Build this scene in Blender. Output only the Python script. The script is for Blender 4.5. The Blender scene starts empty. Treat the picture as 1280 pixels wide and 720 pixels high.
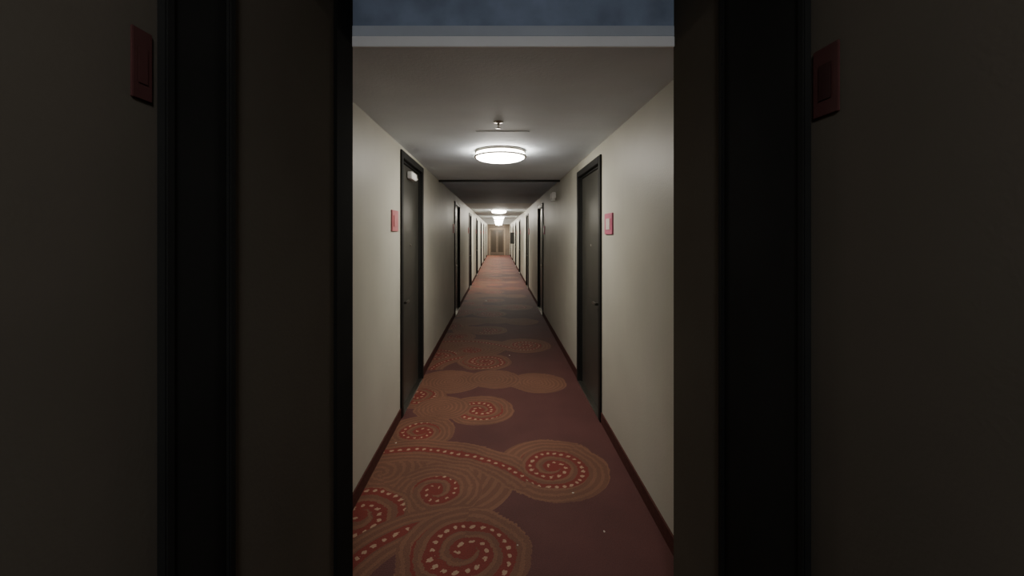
import bpy, bmesh, math, random
from mathutils import Vector, Matrix
scene = bpy.context.scene
COL = scene.collection

# ------------------------------------------------------------------ dimensions (metres)
EYE = 1.63
XL, XR = -0.869, 0.896        # corridor walls
ZC = 2.424                    # corridor ceiling
YP = 1.77                     # portal plane between added vestibule and corridor
YE = 32.5                     # far end wall
VXL, VXR = -0.630, 0.745      # added vestibule walls
VZ = 2.90
YB = -1.3

# ------------------------------------------------------------------ materials
def new_mat(name):
    m = bpy.data.materials.new(name); m.use_nodes = True
    nt = m.node_tree
    return m, nt, nt.nodes["Principled BSDF"]

def paint(name, col, rough=0.6, var=0.08, scale=3.0, bump=0.0, bscale=120, metallic=0.0, spec=0.5):
    m, nt, b = new_mat(name)
    tc = nt.nodes.new("ShaderNodeTexCoord")
    nz = nt.nodes.new("ShaderNodeTexNoise"); nz.inputs["Scale"].default_value = scale
    nz.inputs["Detail"].default_value = 5
    nt.links.new(tc.outputs["Object"], nz.inputs["Vector"])
    cr = nt.nodes.new("ShaderNodeValToRGB")
    lo = [max(0, c*(1-var)) for c in col]; hi = [min(1, c*(1+var)) for c in col]
    cr.color_ramp.elements[0].position = 0.3; cr.color_ramp.elements[1].position = 0.7
    cr.color_ramp.elements[0].color = (*lo, 1); cr.color_ramp.elements[1].color = (*hi, 1)
    nt.links.new(nz.outputs["Fac"], cr.inputs["Fac"])
    nt.links.new(cr.outputs["Color"], b.inputs["Base Color"])
    b.inputs["Roughness"].default_value = rough
    b.inputs["Metallic"].default_value = metallic
    b.inputs["Specular IOR Level"].default_value = spec
    if bump > 0:
        n2 = nt.nodes.new("ShaderNodeTexNoise"); n2.inputs["Scale"].default_value = bscale
        nt.links.new(tc.outputs["Object"], n2.inputs["Vector"])
        bp = nt.nodes.new("ShaderNodeBump"); bp.inputs["Strength"].default_value = bump
        bp.inputs["Distance"].default_value = 0.003
        nt.links.new(n2.outputs["Fac"], bp.inputs["Height"])
        nt.links.new(bp.outputs["Normal"], b.inputs["Normal"])
    return m

def emis(name, col, strength):
    m, nt, b = new_mat(name)
    b.inputs["Base Color"].default_value = (0.8, 0.78, 0.72, 1)
    b.inputs["Emission Color"].default_value = (*col, 1)
    b.inputs["Emission Strength"].default_value = strength
    return m

M_WALL = paint("warm_grey_wall_paint", (0.50, 0.49, 0.42), 0.5, 0.07, 1.6, 0.25, 90, spec=0.4)
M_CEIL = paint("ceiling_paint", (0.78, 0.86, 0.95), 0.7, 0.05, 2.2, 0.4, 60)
M_CEIL_D = paint("ceiling_blue_grey", (0.62, 0.76, 0.95), 0.7, 0.05, 2.2, 0.4, 60)  # bluer, slightly darker ceiling stretch beyond the beam
M_VWALL = paint("dimmed_vestibule_taupe", (0.082, 0.071, 0.056), 0.9, 0.08, 1.8, 0.2, 90, spec=0.0)  # dimness of the side areas put into this dark colour
M_FASCIA = paint("slate_blue_paint", (0.27, 0.34, 0.47), 0.8, 0.35, 4)
M_FASCIA2 = paint("pale_slate_paint", (0.50, 0.55, 0.62), 0.6, 0.1, 3)
M_WHITE = paint("white_trim_paint", (0.92, 0.92, 0.91), 0.5, 0.03, 4)
M_BLACK = paint("black_door_frame_paint", (0.012, 0.012, 0.011), 0.5, 0.15, 4, spec=0.3)
M_VBLACK = paint("matt_black_paint", (0.013, 0.013, 0.012), 0.9, 0.15, 4, spec=0.05)
M_DOOR = paint("dark_olive_door_paint", (0.042, 0.041, 0.034), 0.4, 0.12, 3)
M_BASE = paint("maroon_carpet_base", (0.085, 0.034, 0.029), 0.95, 0.15, 40, spec=0.1)
M_PINK = paint("faded_red_plaque", (0.45, 0.13, 0.14), 0.45, 0.06, 20)
M_PINKR = paint("faded_pink_plaque", (0.50, 0.11, 0.19), 0.45, 0.06, 20)
M_PINKD = paint("dimmed_red_plaque", (0.060, 0.024, 0.022), 0.8, 0.06, 20, spec=.1)  # darker copy of the red plaque, dimness put into the colour
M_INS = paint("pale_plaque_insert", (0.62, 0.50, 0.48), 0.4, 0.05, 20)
M_INSD = paint("dimmed_red_plaque_insert", (0.035, 0.014, 0.013), 0.8, 0.05, 20, spec=.1)  # insert colour darkened the same way to look dim
M_ENDW = paint("brown_end_wall_paint", (0.13, 0.10, 0.075), 0.6, 0.12, 3)
M_BROWN = paint("brown_wood_door", (0.09, 0.065, 0.045), 0.5, 0.15, 6)
M_TANF = paint("tan_wood_frame", (0.26, 0.20, 0.14), 0.5, 0.15, 6)
M_NICKEL = paint("brushed_nickel", (0.45, 0.42, 0.37), 0.3, 0.05, 50, metallic=1.0)
M_GLASS = paint("bronze_glass", (0.05, 0.04, 0.03), 0.15, 0.05, 5)
M_PAPER = paint("pale_paper", (0.62, 0.56, 0.48), 0.8, 0.05, 20)
M_LAMP = emis("lit_frosted_glass", (1.0, 0.94, 0.84), 62.0)
M_LAMP2 = emis("bright_frosted_glass", (1.0, 0.94, 0.82), 120.0)
M_VFILL = emis("added_fill_glass", (0.95, 0.97, 1.0), 70)

# ---- carpet -------------------------------------------------------
def carpet():
    m, nt, b = new_mat("swirl_carpet")
    TAN_D = (0.138, 0.059, 0.036, 1); TAN_L = (0.172, 0.078, 0.046, 1)
    RED = (0.160, 0.025, 0.018, 1); CREAM = (0.33, 0.22, 0.145, 1)

    def mk(g):
        def val(x, sock):
            if isinstance(x, (int, float)): sock.default_value = x
            else: g.links.new(x, sock)
        def f(op, a, bb=None, c=None):
            n = g.nodes.new("ShaderNodeMath"); n.operation = op
            val(a, n.inputs[0])
            if bb is not None: val(bb, n.inputs[1])
            if c is not None: val(c, n.inputs[2])
            return n.outputs[0]
        def mix(fac, a, bb):
            n = g.nodes.new("ShaderNodeMix"); n.data_type = 'RGBA'
            val(fac, n.inputs["Factor"])
            for s, v in ((n.inputs[6], a), (n.inputs[7], bb)):
                if isinstance(v, tuple): s.default_value = v
                else: g.links.new(v, s)
            return n.outputs[2]
        return f, mix

    def group(name, fl):
        g = bpy.data.node_groups.new(name, "ShaderNodeTree")
        g.interface.new_socket("Color", in_out='INPUT', socket_type='NodeSocketColor')
        for n in fl: g.interface.new_socket(n, in_out='INPUT', socket_type='NodeSocketFloat')
        g.interface.new_socket("Color", in_out='OUTPUT', socket_type='NodeSocketColor')
        gi = g.nodes.new("NodeGroupInput"); go = g.nodes.new("NodeGroupOutput")
        return g, gi.outputs, go.inputs

    # spiral swirl
    g, I, O = group("swirl", ["X", "Y", "CX", "CY", "R", "RD", "P", "DIR", "PH", "DOT"])
    f, mix = mk(g)
    dx = f('SUBTRACT', I["X"], I["CX"])
    dy = f('MULTIPLY', f('SUBTRACT', I["Y"], I["CY"]), I["DIR"])
    d = f('SQRT', f('ADD', f('MULTIPLY', dx, dx), f('MULTIPLY', dy, dy)))
    th = f('FRACT', f('ADD', f('DIVIDE', f('ARCTAN2', dy, dx), 2*math.pi), f('ADD', I["PH"], 1.0)))
    u = f('ADD', f('SUBTRACT', f('DIVIDE', d, I["P"]), th), 4.0)
    t = f('FRACT', u)
    tc_ = f('SUBTRACT', t, 0.5)
    nn = f('ADD', f('SUBTRACT', f('FLOOR', u), 3.5), th)
    L = f('MULTIPLY', f('MULTIPLY', nn, nn), f('MULTIPLY', I["P"], math.pi))
    sp = 0.052
    a1 = f('MULTIPLY', f('SUBTRACT', f('FRACT', f('DIVIDE', L, sp)), 0.5), sp)
    a2 = f('MULTIPLY', tc_, I["P"])
    dd = f('SQRT', f('ADD', f('MULTIPLY', a1, a1), f('MULTIPLY', a2, a2)))
    inside_rd = f('LESS_THAN', d, I["RD"])
    dot = f('MULTIPLY', f('LESS_THAN', dd, I["DOT"]), inside_rd)
    red = f('MULTIPLY', f('LESS_THAN', f('ABSOLUTE', tc_), 0.29), inside_rd)
    core = f('MULTIPLY', f('LESS_THAN', d, 0.05), f('GREATER_THAN', I["RD"], 0.01))
    red = f('MAXIMUM', red, core)
    stripe = f('LESS_THAN', f('FRACT', f('MULTIPLY', u, 2.5)), 0.42)
    c = mix(stripe, TAN_D, TAN_L)
    c = mix(red, c, RED)
    c = mix(dot, c, CREAM)
    c = mix(f('LESS_THAN', d, I["R"]), I["Color"], c)
    g.links.new(c, O["Color"])
    G1 = g
    # flowing arc ribbon
    g, I, O = group("ribbon", ["X", "Y", "CX", "CY", "R", "W", "XMAX", "YMIN"])
    f, mix = mk(g)
    dx = f('SUBTRACT', I["X"], I["CX"]); dy = f('SUBTRACT', I["Y"], I["CY"])
    d = f('SQRT', f('ADD', f('MULTIPLY', dx, dx), f('MULTIPLY', dy, dy)))
    e = f('SUBTRACT', d, I["R"]); ae = f('ABSOLUTE', e)
    lim = f('MULTIPLY', f('LESS_THAN', I["X"], I["XMAX"]), f('GREATER_THAN', I["Y"], I["YMIN"]))
    s = f('MULTIPLY', f('ARCTAN2', dy, dx), I["R"])
    a1 = f('MULTIPLY', f('SUBTRACT', f('FRACT', f('DIVIDE', f('ADD', s, 50.0), 0.058)), 0.5), 0.058)
    dd = f('SQRT', f('ADD', f('MULTIPLY', a1, a1), f('MULTIPLY', e, e)))
    c = mix(f('LESS_THAN', f('FRACT', f('DIVIDE', ae, 0.045)), 0.42), TAN_D, TAN_L)
    c = mix(f('LESS_THAN', ae, 0.034), c, RED)
    c = mix(f('LESS_THAN', dd, 0.013), c, CREAM)
    c = mix(f('MULTIPLY', f('LESS_THAN', ae, I["W"]), lim), I["Color"], c)
    g.links.new(c, O["Color"])
    G2 = g

    f, mix = mk(nt)
    tc = nt.nodes.new("ShaderNodeTexCoord")
    sx = nt.nodes.new("ShaderNodeSeparateXYZ"); nt.links.new(tc.outputs["Object"], sx.inputs[0])
    nzd = nt.nodes.new("ShaderNodeTexNoise"); nzd.inputs["Scale"].default_value = 60
    nt.links.new(tc.outputs["Object"], nzd.inputs["Vector"])
    nze = nt.nodes.new("ShaderNodeTexNoise"); nze.inputs["Scale"].default_value = 4
    nt.links.new(tc.outputs["Object"], nze.inputs["Vector"])
    wob = f('ADD', f('MULTIPLY', f('SUBTRACT', nzd.outputs["Fac"], 0.5), 0.03), f('MULTIPLY', f('SUBTRACT', nze.outputs["Fac"], 0.5), 0.07))
    X = f('ADD', f('DIVIDE', sx.outputs["X"], 1.016), wob)
    Y0 = f('ADD', f('DIVIDE', sx.outputs["Y"], 1.016), wob)
    PER = 3.15
    Y = f('ADD', f('MULTIPLY', f('FRACT', f('DIVIDE', f('ADD', Y0, 20*PER-1.78), PER)), PER), 1.78)
    BC = (0.088, 0.031, 0.028, 1)
    cur = mix(0.0, BC, BC)
    def swirl(cx, cy, R, RD, P, DIR=1, PH=0, DOT=0.013):
        nonlocal cur
        n = nt.nodes.new("ShaderNodeGroup"); n.node_tree = G1
        nt.links.new(cur, n.inputs["Color"]); nt.links.new(X, n.inputs["X"]); nt.links.new(Y, n.inputs["Y"])
        for k, v in (("CX", cx), ("CY", cy), ("R", R), ("RD", RD), ("P", P), ("DIR", DIR), ("PH", PH), ("DOT", DOT)):
            n.inputs[k].default_value = v
        cur = n.outputs["Color"]
    def ribbon(cx, cy, R, W, xm, ym):
        nonlocal cur
        n = nt.nodes.new("ShaderNodeGroup"); n.node_tree = G2
        nt.links.new(cur, n.inputs["Color"]); nt.links.new(X, n.inputs["X"]); nt.links.new(Y, n.inputs["Y"])
        for k, v in (("CX", cx), ("CY", cy), ("R", R), ("W", W), ("XMAX", xm), ("YMIN", ym)):
            n.inputs[k].default_value = v
        cur = n.outputs["Color"]
    swirl(-0.54, 4.55, 0.36, 0.0, 0.10, 1, .3, 0)
    swirl(0.425, 4.51, 0.31, 0.0, 0.10, -1, .1, 0)
    swirl(-0.05, 4.62, 0.30, 0.0, 0.11, -1, .1, 0)
    swirl(-0.82, 4.13, 0.30, 0.20, 0.12, 1, .1)
    swirl(-0.17, 3.81, 0.32, 0.22, 0.12, 1, .5, .013)
    swirl(-0.52, 3.85, 0.26, 0.0, 0.10, 1, .5, 0)
    swirl(-0.637, 3.38, 0.29, 0.16, 0.11, -1, .2, .011)
    swirl(-0.35, 2.75, 0.46, 0.0, 0.15, 1, .2, 0)
    swirl(-0.78, 2.80, 0.30, 0.0, 0.13, 1, .2, 0)
    swirl(0.374, 2.87, 0.385, 0.25, 0.125, -1, .15)
    ribbon(-0.60, 2.10, 1.0, 0.155, 0.17, 2.62)
    swirl(-0.39, 2.61, 0.285, 0.15, 0.11, 1, .6, .009)
    swirl(-0.80, 2.37, 0.30, 0.26, 0.14, -1, .4)
    ribbon(-0.20, 1.75, 0.59, 0.13, -0.17, 1.70)
    swirl(-0.174, 2.10, 0.345, 0.27, 0.13, -1, .25)
    # pile mottling
    nz = nt.nodes.new("ShaderNodeTexNoise"); nz.inputs["Scale"].default_value = 160; nz.inputs["Detail"].default_value = 3
    nt.links.new(tc.outputs["Object"], nz.inputs["Vector"])
    nz2 = nt.nodes.new("ShaderNodeTexNoise"); nz2.inputs["Scale"].default_value = 2.5; nz2.inputs["Detail"].default_value = 4
    nt.links.new(tc.outputs["Object"], nz2.inputs["Vector"])
    k = f('ADD', f('MULTIPLY', nz.outputs["Fac"], 0.9), f('ADD', f('MULTIPLY', nz2.outputs["Fac"], 0.6), 0.25))
    vm = nt.nodes.new("ShaderNodeVectorMath"); vm.operation = 'SCALE'
    nt.links.new(cur, vm.inputs[0]); nt.links.new(k, vm.inputs["Scale"])
    nt.links.new(vm.outputs[0], b.inputs["Base Color"])
    b.inputs["Roughness"].default_value = 0.75
    b.inputs["Specular IOR Level"].default_value = 0.25
    bp = nt.nodes.new("ShaderNodeBump"); bp.inputs["Strength"].default_value = 0.5; bp.inputs["Distance"].default_value = 0.004
    nt.links.new(nz.outputs["Fac"], bp.inputs["Height"]); nt.links.new(bp.outputs["Normal"], b.inputs["Normal"])
    return m
M_CARPET = carpet()

# ------------------------------------------------------------------ mesh helpers
def boxes_mesh(name, boxes, mats, bevel=0.0):
    """boxes: (x0,x1,y0,y1,z0,z1[,mat])"""
    bm = bmesh.new()
    for bx in boxes:
        x0, x1, y0, y1, z0, z1 = bx[:6]
        mi = bx[6] if len(bx) > 6 else 0
        r = bmesh.ops.create_cube(bm, size=1, matrix=Matrix.Translation(((x0+x1)/2, (y0+y1)/2, (z0+z1)/2)) @ Matrix.Diagonal((abs(x1-x0), abs(y1-y0), abs(z1-z0), 1)))
        fs = set(fc for v in r['verts'] for fc in v.link_faces)
        for fc in fs: fc.material_index = mi
    if bevel > 0:
        bmesh.ops.bevel(bm, geom=bm.edges[:], offset=bevel, segments=2, affect='EDGES', clamp_overlap=True)
    me = bpy.data.meshes.new(name); bm.to_mesh(me); bm.free()
    for m in (mats if isinstance(mats, list) else [mats]): me.materials.append(m)
    return me

def lathe(name, prof, mat, seg=48, axis='Z', smooth=True):
    bm = bmesh.new(); rings = []
    for r, z in prof:
        if r < 1e-6: rings.append([bm.verts.new((0, 0, z))])
        else: rings.append([bm.verts.new((r*math.cos(2*math.pi*i/seg), r*math.sin(2*math.pi*i/seg), z)) for i in range(seg)])
    for a, c in zip(rings, rings[1:]):
        for i in range(seg):
            j = (i+1) % seg
            if len(a) == 1 and len(c) == 1: continue
            if len(a) == 1: bm.faces.new((a[0], c[j], c[i]))
            elif len(c) == 1: bm.faces.new((a[i], a[j], c[0]))
            else: bm.faces.new((a[i], a[j], c[j], c[i]))
    bmesh.ops.recalc_face_normals(bm, faces=bm.faces[:])
    if axis == 'X': bmesh.ops.rotate(bm, verts=bm.verts[:], cent=(0, 0, 0), matrix=Matrix.Rotation(math.pi/2, 3, 'Y'))
    for fc in bm.faces: fc.smooth = smooth
    me = bpy.data.meshes.new(name); bm.to_mesh(me); bm.free(); me.materials.append(mat)
    return me

def obj(name, me, loc=(0, 0, 0), parent=None, **props):
    o = bpy.data.objects.new(name, me); COL.objects.link(o); o.location = loc
    if parent: o.parent = parent
    for k, v in props.items(): o[k] = v
    return o

def structure(name, me, label, cat, loc=(0, 0, 0)):
    return obj(name, me, loc, None, kind="structure", label=label, category=cat)

# ------------------------------------------------------------------ doors layout
W = 1.07
LD = [(3.68, 2.385), (8.22, 2.29), (12.2, 2.27), (16.2, 2.27), (20.2, 2.27), (24.2, 2.27), (28.2, 2.27)]
RD = [(3.60, 2.325), (8.30, 2.26), (12.3, 2.26), (16.9, 2.26), (20.9, 2.26), (25.0, 2.26), (29.0, 2.26)]
CAS = 0.065; TH = 0.16

def side_wall(x, s, doors):
    """s=-1 left, +1 right (outward)"""
    bx = []; y = YP
    x2 = x + s*TH
    for a, zt in doors:
        bx.append((x, x2, y, a+CAS*.6, 0, ZC))
        bx.append((x, x2, a+CAS*.6, a+W-CAS*.6, zt-CAS*.6, ZC))
        y = a+W-CAS*.6
    bx.append((x, x2, y, YE, 0, ZC))
    return bx
structure("wall_left", boxes_mesh("wall_left", side_wall(XL, -1, LD), M_WALL), "warm grey painted corridor wall with dark doors", "wall")
structure("wall_right", boxes_mesh("wall_right", side_wall(XR, 1, RD), M_WALL), "warm grey painted corridor wall with dark doors", "wall")
structure("wall_end", boxes_mesh("wall_end", [(XL-TH, XR+TH, YE, YE+.15, 0, ZC)], M_ENDW), "brown wall closing the far end of the corridor", "wall")
structure("wall_back", boxes_mesh("wall_back", [(VXL, VXR, YB-.15, YB, 0, VZ)], M_VWALL), "added unseen dark wall closing the made-up vestibule", "wall")
structure("wall_added_left", boxes_mesh("wvl", [(XL-TH, VXL, YB-.15, YP-.001, 0, VZ)], M_VWALL), "added vestibule wall, dimness put into its taupe colour", "wall")  # vestibule is added, invented to keep both sides of the view dark
structure("wall_added_right", boxes_mesh("wvr", [(VXR, XR+TH, YB-.15, YP-.001, 0, VZ)], M_VWALL), "added vestibule wall, dimness put into its taupe colour", "wall")
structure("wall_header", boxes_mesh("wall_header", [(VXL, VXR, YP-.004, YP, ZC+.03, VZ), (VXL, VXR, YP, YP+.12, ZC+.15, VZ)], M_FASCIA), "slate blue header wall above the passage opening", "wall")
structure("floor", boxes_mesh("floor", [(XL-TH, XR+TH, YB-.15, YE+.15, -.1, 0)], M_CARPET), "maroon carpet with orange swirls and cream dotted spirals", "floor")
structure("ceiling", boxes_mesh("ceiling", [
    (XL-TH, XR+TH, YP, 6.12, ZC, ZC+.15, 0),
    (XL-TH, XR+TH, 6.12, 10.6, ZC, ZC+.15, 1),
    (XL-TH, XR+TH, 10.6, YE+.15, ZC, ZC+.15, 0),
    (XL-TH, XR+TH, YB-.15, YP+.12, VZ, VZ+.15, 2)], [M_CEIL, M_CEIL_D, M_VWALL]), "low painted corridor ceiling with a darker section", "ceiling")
structure("trim_1", boxes_mesh("trim_1", [(VXL, VXR, YP-.012, YP, ZC, ZC+.045)], M_WHITE, .002), "white painted strip along the passage header", "trim")
structure("trim_2", boxes_mesh("trim_2", [(VXL, VXR, YP-.010, YP-.004, ZC+.045, ZC+.09)], M_FASCIA2, .002), "pale slate strip above the white header trim", "trim")
structure("trim_3", boxes_mesh("trim_3", [(XL, XR, 6.05, 6.09, ZC-.028, ZC)], M_BLACK, .003), "thin black beam crossing the corridor ceiling", "trim")
structure("trim_4", boxes_mesh("trim_4", [(-.17, .24, 3.20, 3.225, ZC-.004, ZC)], M_CEIL, .001), "thin pale strip on the ceiling", "trim")  # thin raised strip in the ceiling colour, ahead of the first lamp
structure("trim_5", boxes_mesh("trim_5", [(VXL, VXL+.012, 1.59, YP-.002, 0, VZ)], M_VBLACK, .003), "added black strip darkening the edge of the passage opening", "trim")

def baseboard(x, s, doors, name):
    bx = []; y = YP
    for a, zt in doors:
        bx.append((x, x-s*.010, y, a, 0, .09)); y = a+W
    bx.append((x, x-s*.010, y, YE, 0, .09))
    structure(name, boxes_mesh(name, bx, M_BASE), "maroon carpet baseboard along the corridor wall", "baseboard")
baseboard(XL, -1, LD, "baseboard_left"); baseboard(XR, 1, RD, "baseboard_right")

# ------------------------------------------------------------------ room doors
def handle_mesh(s):
    bx = [(0, -s*.008, -.03, .03, -.10, .10), (-s*.008, -s*.05, -.010, .010, -.012, .012), (-s*.038, -s*.055, -.010, .12, -.010, .010)]
    return boxes_mesh("handle", bx, M_NICKEL, .003)
dn = 0
def room_door(x, s, a, zt, closer=False):
    global dn; dn += 1
    c = CAS; x_in = x - s*.018; x_out = x + s*.07
    fr = [(x_in, x_out, 0, c, 0, zt), (x_in, x_out, W-c, W, 0, zt), (x_in, x_out, c, W-c, zt-c, zt),
          (x+s*.015, x_out, c, c+.02, 0, zt-c), (x+s*.015, x_out, W-c-.02, W-c, 0, zt-c), (x+s*.015, x_out, c+.02, W-c-.02, zt-c-.02, zt-c)]
    root = structure("door_%d" % dn, boxes_mesh("door_frame", [(p[0]-x, p[1]-x, p[2], p[3], p[4], p[5]) for p in fr], M_BLACK, .004),
                     "dark hotel room door in a black frame", "door", (x, a, 0))
    y0, y1, z1 = c+.022, W-c-.022, zt-c-.022
    l0, l1 = s*.028, s*.068
    leaf = obj("door_leaf", boxes_mesh("door_leaf", [(l0, l1, y0, y1, .012, z1),
        (l0-s*.004, l0, y0+.13, y1-.13, 1.15, z1-.14), (l0-s*.004, l0, y0+.13, y1-.13, .2, 1.0)], M_DOOR, .002), (0, 0, 0), root)
    obj("door_handle", handle_mesh(s), (l0, y0+.07, 1.0), leaf, label="brushed metal lever handle")
    obj("peephole", lathe("peephole", [(0, .0), (.012, .0), (.012, .006), (.007, .008), (0, .006)], M_NICKEL, 16, 'X'),
        (l0-s*.006, (y0+y1)/2, 1.52), leaf)
    obj("threshold", boxes_mesh("threshold", [(x_in-x, s*.07, c, W-c, 0, .012)], M_NICKEL, .003), (0, 0, 0), root)
    if closer:
        obj("door_closer", boxes_mesh("closer", [(0, -s*.05, 0, .24, -.035, .035), (-s*.015, -s*.03, .24, .42, .0, .015)], M_WHITE, .006), (l0-s*.004, y0+.30, z1-.085), leaf, label="pale metal door closer")
for i, (a, z) in enumerate(LD): room_door(XL, -1, a, z, i == 0)
for a, z in RD: room_door(XR, 1, a, z)

# added narrow black doors, made up to fill the dark sides
def added_side_door(x, s, y0, y1, n):
    c = .022
    root = structure("door_%d" % n, boxes_mesh("frame", [(0, -s*.02, y0, y0+c, 0, 2.88), (0, -s*.02, y1-c, y1, 0, 2.88), (0, -s*.02, y0+c, y1-c, 2.88-c, 2.88)], M_VBLACK, .003),
                     "added narrow black door in the made-up vestibule", "door", (x, 0, 0))
    obj("door_leaf", boxes_mesh("leaf", [(0, -s*.012, y0+c+.003, y1-c-.003, .01, 2.88-c-.003)], M_VBLACK, .002), (0, 0, 0), root)
dn += 1; added_side_door(VXL, -1, .765, .969, dn)
dn += 1; added_side_door(VXR, 1, .988, 1.374, dn)

# end door: double leaf with glass
dn += 1
ex = -.10
er = structure("door_%d" % dn, boxes_mesh("end_frame", [(ex-.62, ex-.55, YE-.05, YE-.001, 0, 2.1), (ex+.55, ex+.62, YE-.05, YE-.001, 0, 2.1), (ex-.55, ex+.55, YE-.05, YE-.001, 2.03, 2.1)], M_TANF, .004),
               "double glazed brown door closing the corridor", "door")
for k in (-1, 1):
    x0, x1 = sorted((ex+k*.004, ex+k*.545))
    lf = obj("door_leaf", boxes_mesh("end_leaf", [(x0, x0+.08, YE-.04, YE-.004, .01, 2.02), (x1-.08, x1, YE-.04, YE-.004, .01, 2.02), (x0+.08, x1-.08, YE-.04, YE-.004, .01, .25), (x0+.08, x1-.08, YE-.04, YE-.004, 1.92, 2.02)], M_BROWN, .003), (0, 0, 0), er)
    obj("glass_pane", boxes_mesh("pane", [(x0+.08, x1-.08, YE-.03, YE-.02, .25, 1.92)], M_GLASS), (0, 0, 0), lf)

# ------------------------------------------------------------------ plaques
def plaque(x, s, y0, y1, z0, z1, m1, m2, label, grp, t=.012):
    yc, zc = (y0+y1)/2, (z0+z1)/2; w, h = (y1-y0)/2, (z1-z0)/2
    root = obj("room_sign", boxes_mesh("sign_plate", [(s*.001, -s*t, -w, w, -h, h)], m1, t*.25), (x, yc, zc), None, label=label, category="sign", group=grp)
    obj("sign_insert", boxes_mesh("sign_insert", [(-s*t*.97, -s*t*1.33, -w*.5, w*.5, -h*.55, h*.5)], m2, .001), (0, 0, 0), root)
LBL = "faded pink plaque with pale insert beside a dark door"
LBL2 = "faded plain red plaque beside a dark door"
plaque(XL, -1, 3.36, 3.57, 1.655, 1.83, M_PINK, M_PINK, LBL2, "room signs along the corridor")
plaque(XR, 1, 3.24, 3.47, 1.63, 1.80, M_PINKR, M_INS, LBL, "room signs along the corridor")
for (a, z) in LD[1:]: plaque(XL, -1, a-.28, a-.07, 1.655, 1.83, M_PINK, M_PINK, LBL2, "room signs along the corridor")
for (a, z) in RD[1:]: plaque(XR, 1, a-.28, a-.07, 1.63, 1.80, M_PINKR, M_INS, LBL, "room signs along the corridor")
plaque(VXL, -1, .712, .753, 1.867, 1.99, M_PINKD, M_PINKD, "added small red plaque, dimness put into its colour", "added vestibule signs", .004)
plaque(VXR, 1, .907, .979, 1.90, 2.056, M_PINKD, M_INSD, "added small red plaque with insert, dimness put into both colours", "added vestibule signs", .005)

# ------------------------------------------------------------------ ceiling lights
pan = lathe("pan", [(0, 0), (.235, 0), (.24, -.004), (.24, -.022), (.225, -.026), (0, -.026)], M_NICKEL)
dif = lathe("diffuser", [(.222, -.026), (.232, -.034), (.232, -.052), (.222, -.056), (.226, -.070), (.205, -.082), (.16, -.094), (.10, -.102), (.04, -.105), (0, -.1055)], M_LAMP, 32)
ring = lathe("ring", [(.226, -.050), (.246, -.050), (.249, -.054), (.249, -.062), (.246, -.066), (.226, -.066), (.226, -.050)], M_NICKEL)
def ceiling_light(y, x=.018, z=ZC, dm=dif, lab="round frosted glass ceiling light with metal ring, switched on"):
    r = bpy.data.objects.new("ceiling_light", None); COL.objects.link(r); r.location = (x, y, z)
    r["label"] = lab; r["category"] = "ceiling light"; r["group"] = "flush ceiling lights"
    for n, me in (("mounting_pan", pan), ("lamp_shade", dm), ("metal_ring", ring)):
        obj(n, me, (0, 0, 0), r)
difb = dif.copy(); difb.materials[0] = M_LAMP2
ceiling_light(3.95)
for y in (13.6, 18.6, 22.6, 26.2, 29.2, 31.4): ceiling_light(y, dm=difb)  # extra lamps added among these, all stronger, for a bigger far glow
dif2 = dif.copy(); dif2.materials[0] = M_VFILL
ceiling_light(-.75, .06, VZ, dif2, "added unseen fill light for the vestibule and header")  # unseen lamp added behind the camera to brighten header and side walls

# sprinkler head
sr = bpy.data.objects.new("sprinkler_head", None); COL.objects.link(sr); sr.location = (.0, 2.93, ZC)
sr["label"] = "small pendant sprinkler head on the ceiling"; sr["category"] = "sprinkler"
obj("escutcheon", lathe("esc", [(0, 0), (.035, 0), (.033, -.006), (.015, -.010), (0, -.010)], M_NICKEL, 24), (0, 0, 0), sr)
obj("sprinkler_body", lathe("body", [(0, -.010), (.010, -.010), (.010, -.022), (.005, -.024), (.004, -.045), (0, -.045)], M_NICKEL, 16), (0, 0, 0), sr)
obj("deflector", lathe("defl", [(0, -.045), (.018, -.045), (.018, -.048), (0, -.049)], M_NICKEL, 16), (0, 0, 0), sr)

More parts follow.
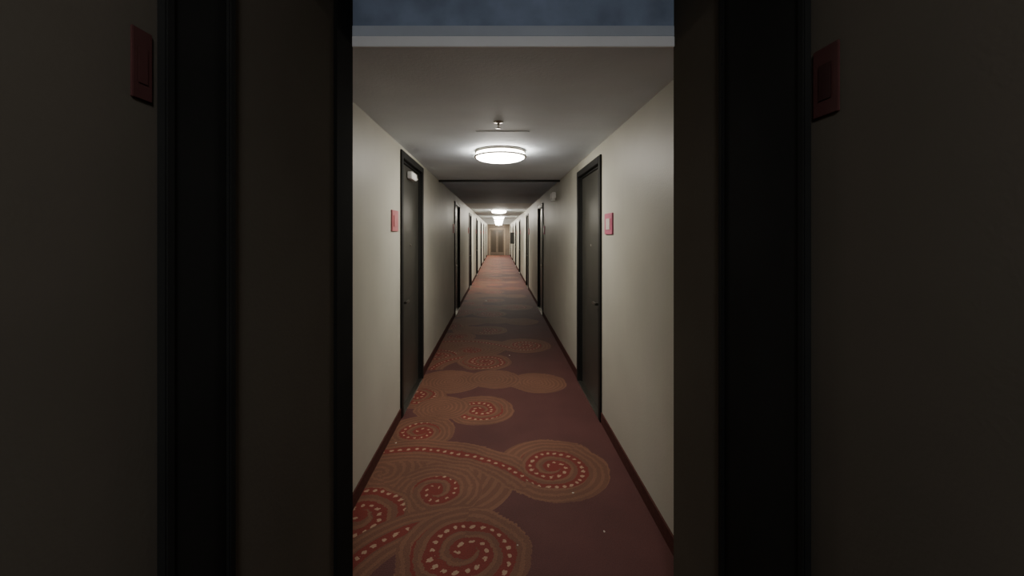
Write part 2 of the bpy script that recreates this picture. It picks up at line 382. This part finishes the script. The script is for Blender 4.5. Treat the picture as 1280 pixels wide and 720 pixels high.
# wall cabinet far down the right wall
cr = obj("extinguisher_cabinet", boxes_mesh("cab", [(.002, -.22, -.2, .2, -.32, .32)], M_BLACK, .006), (XR, 23.6, 1.42), None,
         label="black extinguisher cabinet mounted on the corridor wall", category="cabinet")
obj("cabinet_door", boxes_mesh("cabd", [(-.219, -.235, -.18, .18, -.3, .3)], M_DOOR, .003), (0, 0, 0), cr)
# emergency light by the beam
el = obj("emergency_light", boxes_mesh("em", [(.002, -.06, -.13, .13, -.05, .05)], M_WHITE, .008), (XR, 6.6, 2.24), None,
         label="small white emergency light high on the wall", category="emergency light")
for dy in (-.07, .07):
    obj("lamp_head", lathe("lh", [(0, 0), (.022, 0), (.034, -.03), (.034, -.04), (0, -.042)], M_WHITE, 20), (-.03, dy, -.048), el)

# small paper scraps on the carpet
random.seed(4)
def scrap(x, y, r):
    bm = bmesh.new()
    n = 7
    top = [bm.verts.new((r*random.uniform(.6, 1.1)*math.cos(6.283*i/n), r*random.uniform(.5, 1.0)*math.sin(6.283*i/n), random.uniform(.002, .006))) for i in range(n)]
    bot = [bm.verts.new((v.co.x*.9, v.co.y*.9, 0)) for v in top]
    bm.faces.new(top); bm.faces.new(list(reversed(bot)))
    for i in range(n): bm.faces.new((top[i], bot[i], bot[(i+1) % n], top[(i+1) % n]))
    bmesh.ops.recalc_face_normals(bm, faces=bm.faces[:])
    me = bpy.data.meshes.new("scrap"); bm.to_mesh(me); bm.free(); me.materials.append(M_PAPER)
    obj("paper_scrap", me, (x, y, 0), None, label="tiny pale torn paper scrap lying on the carpet", category="paper scrap", group="paper scraps on the carpet")
for x, y, r in ((.58, 2.28, .007), (.47, 2.62, .008), (-.30, 10.2, .03), (-.80, 3.25, .008), (.10, 2.18, .005), (.15, 5.6, .012)):
    scrap(x, y, r)

# ------------------------------------------------------------------ world + camera
w = bpy.data.worlds.new("World"); scene.world = w; w.use_nodes = True
w.node_tree.nodes["Background"].inputs["Color"].default_value = (0, 0, 0, 1)
cam = bpy.data.cameras.new("camera"); co = bpy.data.objects.new("camera", cam); COL.objects.link(co)
cam.sensor_width = 36; cam.lens = 520/1280*36
cam.shift_x = 17/1280; cam.shift_y = -67/1280
cam.clip_start = .01
co.location = (0, 0, EYE); co.rotation_euler = (math.pi/2, 0, 0)
scene.camera = co
